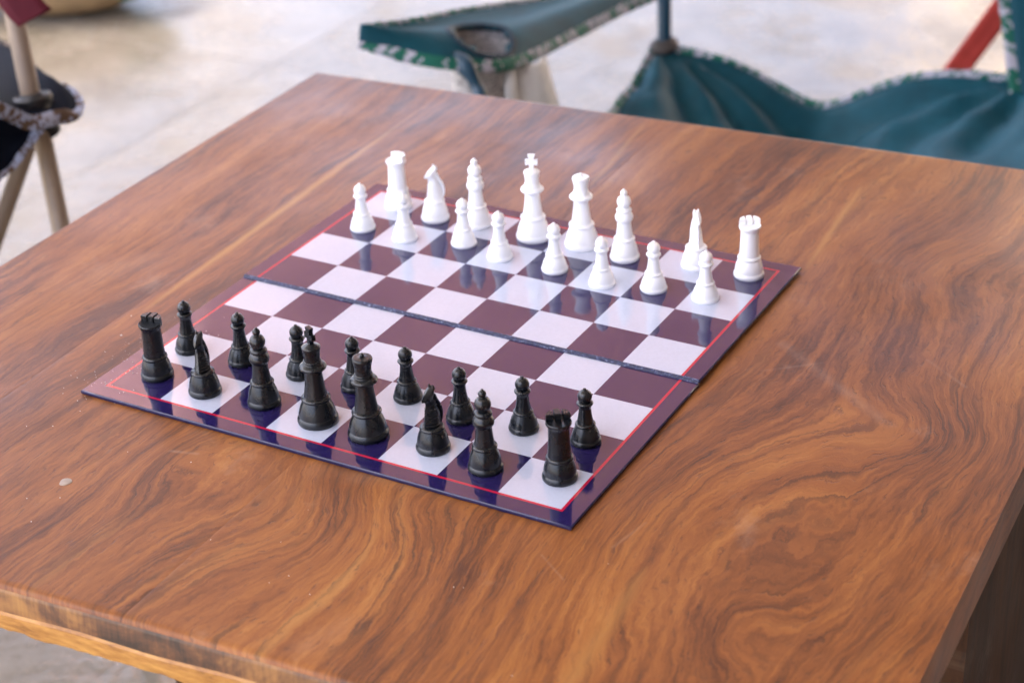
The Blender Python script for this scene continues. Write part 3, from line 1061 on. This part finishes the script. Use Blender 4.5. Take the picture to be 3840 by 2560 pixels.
# backrest between the rear poles (above the picture) with its stitched strip down to the right corner
bt = [[lerp(A + Vector((-0.018, 0.036, 0.30)), Bc + Vector((-0.006, 0.036, 0.30)), i / 12) + Vector((0, 0.05 * math.sin(math.pi * i / 12), j * 0.062)) for i in range(13)] for j in range(5)]
sheet('backrest', bt, M_TEAL, chair)
st = [Vector((0.190, 1.360, 0.50)), Vector((0.197, 1.348, 0.432)), Vector((0.215, 1.325, 0.375)), Vector((0.232, 1.302, 0.330)), Vector((0.243, 1.290, 0.304))]
stp = spline(st, 5)
sheet('backrest_strap', [[p + Vector((0.062, 0.022, 0.004)) * (k / 5) for k in range(6)] for p in stp], M_TEAL, chair)
rope_trim('strap_trim', st, 0.0085, [M_TGREEN, M_TWHITE], chair)
# red carrying strap hanging behind the seat
r0, r1 = Vector((0.148, 1.597, 0.334)), Vector((0.058, 1.626, 0.181))
dv = (r1 - r0).normalized()
rp = [r0 - dv * 0.14, r0, r1, r1 + dv * 0.10]
wd = dv.cross(Vector((0.4374, -0.7596, 0.4813))).normalized() * 0.0155
sheet('red_strap', [[p + wd * (k / 3 * 2 - 1) + Vector((0, 0.004 * math.sin(k * 1.4), 0)) for k in range(4)] for p in spline(rp, 5)], M_REDW, chair, 0.003)
# armrest with a drooping front tip and a net cup holder
ut = [(-0.307, 0.769, 0.493), (-0.291, 0.838, 0.480), (-0.287, 0.921, 0.464), (-0.280, 1.015, 0.444), (-0.273, 1.097, 0.427), (-0.260, 1.248, 0.401), (-0.223, 1.408, 0.377)]
lt = [(-0.307, 0.753, 0.484), (-0.263, 0.775, 0.467), (-0.217, 0.810, 0.453), (-0.195, 0.877, 0.436), (-0.201, 1.024, 0.418), (-0.199, 1.197, 0.404), (-0.174, 1.398, 0.388)]
us_, ls_ = spline(ut, 8), spline(lt, 8)
arm = []
for j, (p, q) in enumerate(zip(us_, ls_)):
    row = []
    for k in range(13):
        t = k / 12
        c = lerp(p, q, t)
        c.z += 0.010 * math.sin(math.pi * t) - 0.006 * math.sin(2 * math.pi * t)
        row.append(c)
    arm.append(row)
HC = Vector((-0.232, 0.872))                 # cup opening
verts = [p for row in arm for p in row]
nc = 13
faces = []
for i in range(len(arm) - 1):
    for j in range(nc - 1):
        c = (arm[i][j] + arm[i + 1][j + 1]) / 2
        d = Vector((c.x, c.y)) - HC
        if (d.x / 0.026) ** 2 + (d.y / 0.040) ** 2 < 1.0:
            continue
        faces.append((i * nc + j, i * nc + j + 1, (i + 1) * nc + j + 1, (i + 1) * nc + j))
o = mesh_obj('armrest', verts, faces, M_TEAL, chair, smooth=80)
md = o.modifiers.new('thickness', 'SOLIDIFY'); md.thickness = 0.003; md.offset = 0
rope_trim('armrest_trim', ut, 0.0055, [M_TGREEN, M_TWHITE], chair)
rope_trim('armrest_trim', [lt[0], *lt[1:]], 0.0068, [M_TGREEN, M_TWHITE], chair)
rim = [Vector((HC.x + 0.030 * math.cos(a), HC.y + 0.044 * math.sin(a), 0.0)) for a in [2 * math.pi * k / 28 for k in range(29)]]
def arm_z(x, y):
    q = sorted(verts, key=lambda p: (p.x - x) ** 2 + (p.y - y) ** 2)[:4]
    ws = [1.0 / (1e-6 + (p.x - x) ** 2 + (p.y - y) ** 2) for p in q]
    return sum(p.z * w_ for p, w_ in zip(q, ws)) / sum(ws)


for p in rim:
    p.z = arm_z(p.x, p.y)
v, f = tube_data(rim, 0.0042, 8)
mesh_obj('cup_rim', v, f, M_TEAL_D, chair)
cup = []
for j in range(12):
    z = j / 9
    sh = 1.0 if j < 10 else (0.5 if j == 10 else 0.05)
    cup.append([Vector((HC.x + (0.031 - 0.004 * min(z, 1)) * sh * math.cos(a), HC.y + (0.045 - 0.006 * min(z, 1)) * sh * math.sin(a), rim[k % 28].z - 0.002 - 0.085 * min(z, 1)))
                for k, a in enumerate([2 * math.pi * k / 28 for k in range(29)])])
sheet('cup_net', cup, M_NET, chair, 0.001)
strap = spline([(-0.233, 0.815, 0.457), (-0.215, 0.812, 0.449), (-0.205, 0.812, 0.432), (-0.199, 0.810, 0.415), (-0.200, 0.812, 0.36), (-0.18, 0.83, 0.30), (-0.065, 0.86, 0.33)], 6)
v, f = tube_data(strap, [0.0085 + 0.002 * math.sin(i * 0.4) for i in range(len(strap))], 12)
mesh_obj('arm_strut', v, f, M_TUBE_T, chair)
bagp = [[lerp(lerp((-0.206, 0.872, 0.434), (-0.188, 0.945, 0.420), i / 10), lerp((-0.197, 0.857, 0.375), (-0.170, 0.945, 0.355), i / 10), j / 8) + Vector((0.006 * math.sin(i * 1.1), -0.012 * math.sin(math.pi * i / 10), 0)) for i in range(11)] for j in range(9)]
sheet('pouch', bagp, M_PALEB, chair)

# --- navy chair at the left of the table
chair2 = empty('camp_chair', (0, 0, 0))
tag(chair2, 'navy nylon camp chair with beige tubes left of the table', 'chair', 'folding camp chairs')
F0 = Vector((-0.466, 0.443, 0.512))
v, f = tube_data([F0 + Vector((0, 0, -0.02)), Vector((-0.491, 0.462, 0.61)), Vector((-0.535, 0.495, 0.77))], 0.0090, 20)
mesh_obj('pole', v, f, M_TUBE_B, chair2)
PA, PB, PC = Vector((-0.50, -0.02, 0.535)), Vector((-0.95, 0.72, 0.46)), Vector((-1.00, 0.14, 0.46))
bk = Vector((-0.563, 0.515, 0.408)); bd = (Vector((-0.571, 0.462, 0.334)) - bk).normalized()
for p0, p1 in ((Vector((-0.460, 0.441, 0.500)), Vector((-0.304, 0.308, 0.009))), (bk - bd * 0.06, bk + bd * (bk.z - 0.009) / -bd.z),
               (PA, Vector((-0.62, 0.30, 0.009))), (PB, Vector((-0.66, 0.40, 0.009))), (PB, Vector((-1.05, 0.22, 0.009))), (PC, Vector((-0.92, 0.62, 0.009))), (PC, Vector((-0.60, 0.02, 0.009))), (PA, Vector((-0.94, 0.08, 0.009)))):
    v, f = tube_data([p0 + Vector((0, 0, -0.004)), p1], 0.0088, 18)
    mesh_obj('leg', v, f, M_TUBE_B, chair2)
v, f = tube_data([PB + Vector((0, 0, -0.02)), PB + Vector((-0.07, 0.05, 0.26))], 0.0090, 20)
mesh_obj('pole', v, f, M_TUBE_B, chair2)
bt2 = [[lerp(Vector((-0.515, 0.480, 0.70)), Vector((-1.01, 0.765, 0.66)), i / 10) + Vector((0.0, 0.04 * math.sin(math.pi * i / 10), 0.0)) + Vector((-0.02, 0.015, 0.062)) * (j / 2) for i in range(11)] for j in range(3)]
sheet('backrest', bt2, M_NAVYC, chair2)
v, f = lathe_data([(0.017, -0.012), (0.0185, -0.007), (0.0175, -0.0035), (0.0155, -0.0025), (0.0148, -0.0035), (0.012, -0.004), (0.0102, -0.001), (0.0092, -0.001)], 32)
o = mesh_obj('ferrule', v, f, M_FERR, chair2)
o.location = F0 + Vector((0, 0, 0.003)); o.rotation_euler = (0, math.radians(-8), 0)
v, f = lathe_data([(0.0105, -0.036), (0.0122, -0.034), (0.0135, -0.016), (0.014, 0.0)], 20)
o = mesh_obj('ferrule_sleeve', v, f, M_FERR, chair2)
o.location = F0 + Vector((0.004, -0.004, -0.004)); o.rotation_euler = (math.radians(10), math.radians(-14), 0)
e1 = spline([PA, (-0.475, 0.18, 0.552), (-0.450, 0.330, 0.548), (-0.441, 0.359, 0.537), (-0.437, 0.373, 0.528), (-0.436, 0.390, 0.515), (-0.433, 0.403, 0.505), (-0.431, 0.418, 0.502), (-0.433, 0.437, 0.498), (-0.430, 0.452, 0.495), (-0.440, 0.472, 0.493), (-0.456, 0.487, 0.495), (-0.486, 0.502, 0.495)], 4)
e1b = spline([(-0.486, 0.502, 0.495), (-0.511, 0.509, 0.498), (-0.572, 0.550, 0.492), (-0.616, 0.579, 0.489), (-0.667, 0.612, 0.478), (-0.721, 0.643, 0.468), PB], 4)
# seat: fan between the two edges
na = 40
def along(pts, t):
    q = t * (len(pts) - 1); i = min(int(q), len(pts) - 2)
    return lerp(pts[i], pts[i + 1], q - i)
eA = list(reversed(e1)); eB = e1b
seat2 = []
for i in range(na + 1):
    a, b2 = along(eA, i / na), along(eB, i / na)
    row = []
    for k in range(17):
        t = k / 16
        c = lerp(a, b2, t)
        w_ = (b2 - a).length
        c.z += 0.012 * math.sin(math.pi * t) * min(1, w_ / 0.1) - 0.10 * max(0, w_ - 0.16) * math.sin(math.pi * t)
        row.append(c)
    seat2.append(row)
sheet('seat', seat2, M_NAVYC, chair2, 0.003)
sheet('seat_back_half', [[lerp(c, PC, j / 10) for c in seat2[-1]] for j in range(10)], M_NAVYC, chair2, 0.003)
rope_trim('seat_trim', e1, 0.0072, [M_TBLUE, M_TBROWN], chair2, per=4)
rope_trim('seat_trim', e1b, 0.0050, [M_NAVYC, M_TBROWN], chair2, per=4)
e2 = spline([(-0.433, 0.416, 0.498), (-0.436, 0.406, 0.489), (-0.435, 0.389, 0.482), (-0.437, 0.374, 0.474), (-0.436, 0.358, 0.472), (-0.437, 0.337, 0.466), (-0.45, 0.30, 0.455)], 4)
e1s = [p for p in e1 if 0.29 < p.y < 0.42]
pan = []
for i in range(25):
    a = along(list(reversed(e1s)), i / 24); b2 = along(e2, i / 24)
    pan.append([lerp(a, b2, k / 8) + Vector((-0.010 * math.sin(math.pi * k / 8), 0, 0)) for k in range(9)])
sheet('side_panel', pan, M_NAVYC, chair2, 0.002)
rope_trim('side_trim', e2, 0.0046, [M_TBLUE, M_TBROWN], chair2, per=4)
# maroon webbing end looped over the pole
mp = spline([(-0.480, 0.446, 0.640), (-0.468, 0.444, 0.614), (-0.460, 0.445, 0.599), (-0.451, 0.449, 0.587)], 5)
sheet('maroon_strap', [[p + (Vector((0.0105, 0.012, 0.006)) * (k / 4 * 2 - 1)) for k in range(5)] for p in mp], M_MAROON, chair2, 0.003)

# --- tan round bag on the floor at the top left
v, f = lathe_data([(0.0, 0.0), (0.05, 0.0), (0.10, 0.012), (0.15, 0.05), (0.18, 0.10), (0.185, 0.16), (0.16, 0.21), (0.10, 0.24), (0.05, 0.25), (0.0, 0.25)], 40)
v = [(x * 1.2, y * 0.7, z * 0.6) for x, y, z in v]
mi = []
for q in f:
    cx = sum(v[i][0] for i in q) / len(q)
    mi.append(1 if cx > 0.13 else 0)
bagr = empty('bag', (-1.725, 1.825, 0.0), math.radians(28))
tag(bagr, 'tan rounded bag with a green end on the floor at top left', 'bag')
mesh_obj('body', v, f, [M_TAN, M_GREEN], bagr, mi, smooth=60)
v, f = tube_data(spline([(-0.10, 0, 0.140), (-0.07, 0, 0.19), (0.07, 0, 0.19), (0.10, 0, 0.140)], 6), 0.010, 8)
mesh_obj('handle', v, f, M_TAN, bagr)

# ------------------------------------------------------------------ crumbs and marks on the table
cv, cf = [], []
ico = bmesh.new()
bmesh.ops.create_icosphere(ico, subdivisions=1, radius=1.0)
iv = [v_.co.copy() for v_ in ico.verts]
for v_ in ico.verts:
    pass
ico.verts.index_update()
ifc = [tuple(v_.index for v_ in q.verts) for q in ico.faces]
ico.free()
random.seed(21)
for k in range(150):
    if k < 122:
        x, y = random.gauss(-0.15, 0.45), random.gauss(0.85, 0.75)
    else:
        x, y = random.uniform(-3.5, 9.5), random.uniform(-4.3, 0.2)
    on = (B0 < x < B1 and -0.31 < y < 8.3)
    if on and x > 0.6:
        continue
    r = random.uniform(0.003, 0.009) * (1.25 if random.random() < 0.12 else 1)
    zz = (0.0 if on else TZ) + r * 0.5
    base = len(cv)
    sx_, sy_ = random.uniform(0.7, 1.5), random.uniform(0.7, 1.5)
    for q in iv:
        cv.append(W(x + q.x * r * sx_, y + q.y * r * sy_, zz + q.z * r * 0.6))
    cf += [tuple(i + base for i in q) for q in ifc]
o = mesh_obj('crumbs', cv, cf, M_CRUMB, smooth=0)
o['kind'] = 'stuff'
tag(o, 'scattered pale crumbs and dust specks on table and board corner', 'crumbs')

v, f = lathe_data([(0.16, 0.0), (0.155, 0.006), (0.10, 0.012), (0.0, 0.014)], 28)
v = [((x * (1 + 0.12 * math.sin(3 * math.atan2(y, x + 1e-9)))) * S * 0.55, y * S * 0.62, z * S) for x, y, z in v]
o = mesh_obj('paint_blot', v, f, M_BLOT)
o.location = W(1.16, -2.41, TZ + 0.001)
tag(o, 'small pale oval blot stuck on the table before the board', 'blot')
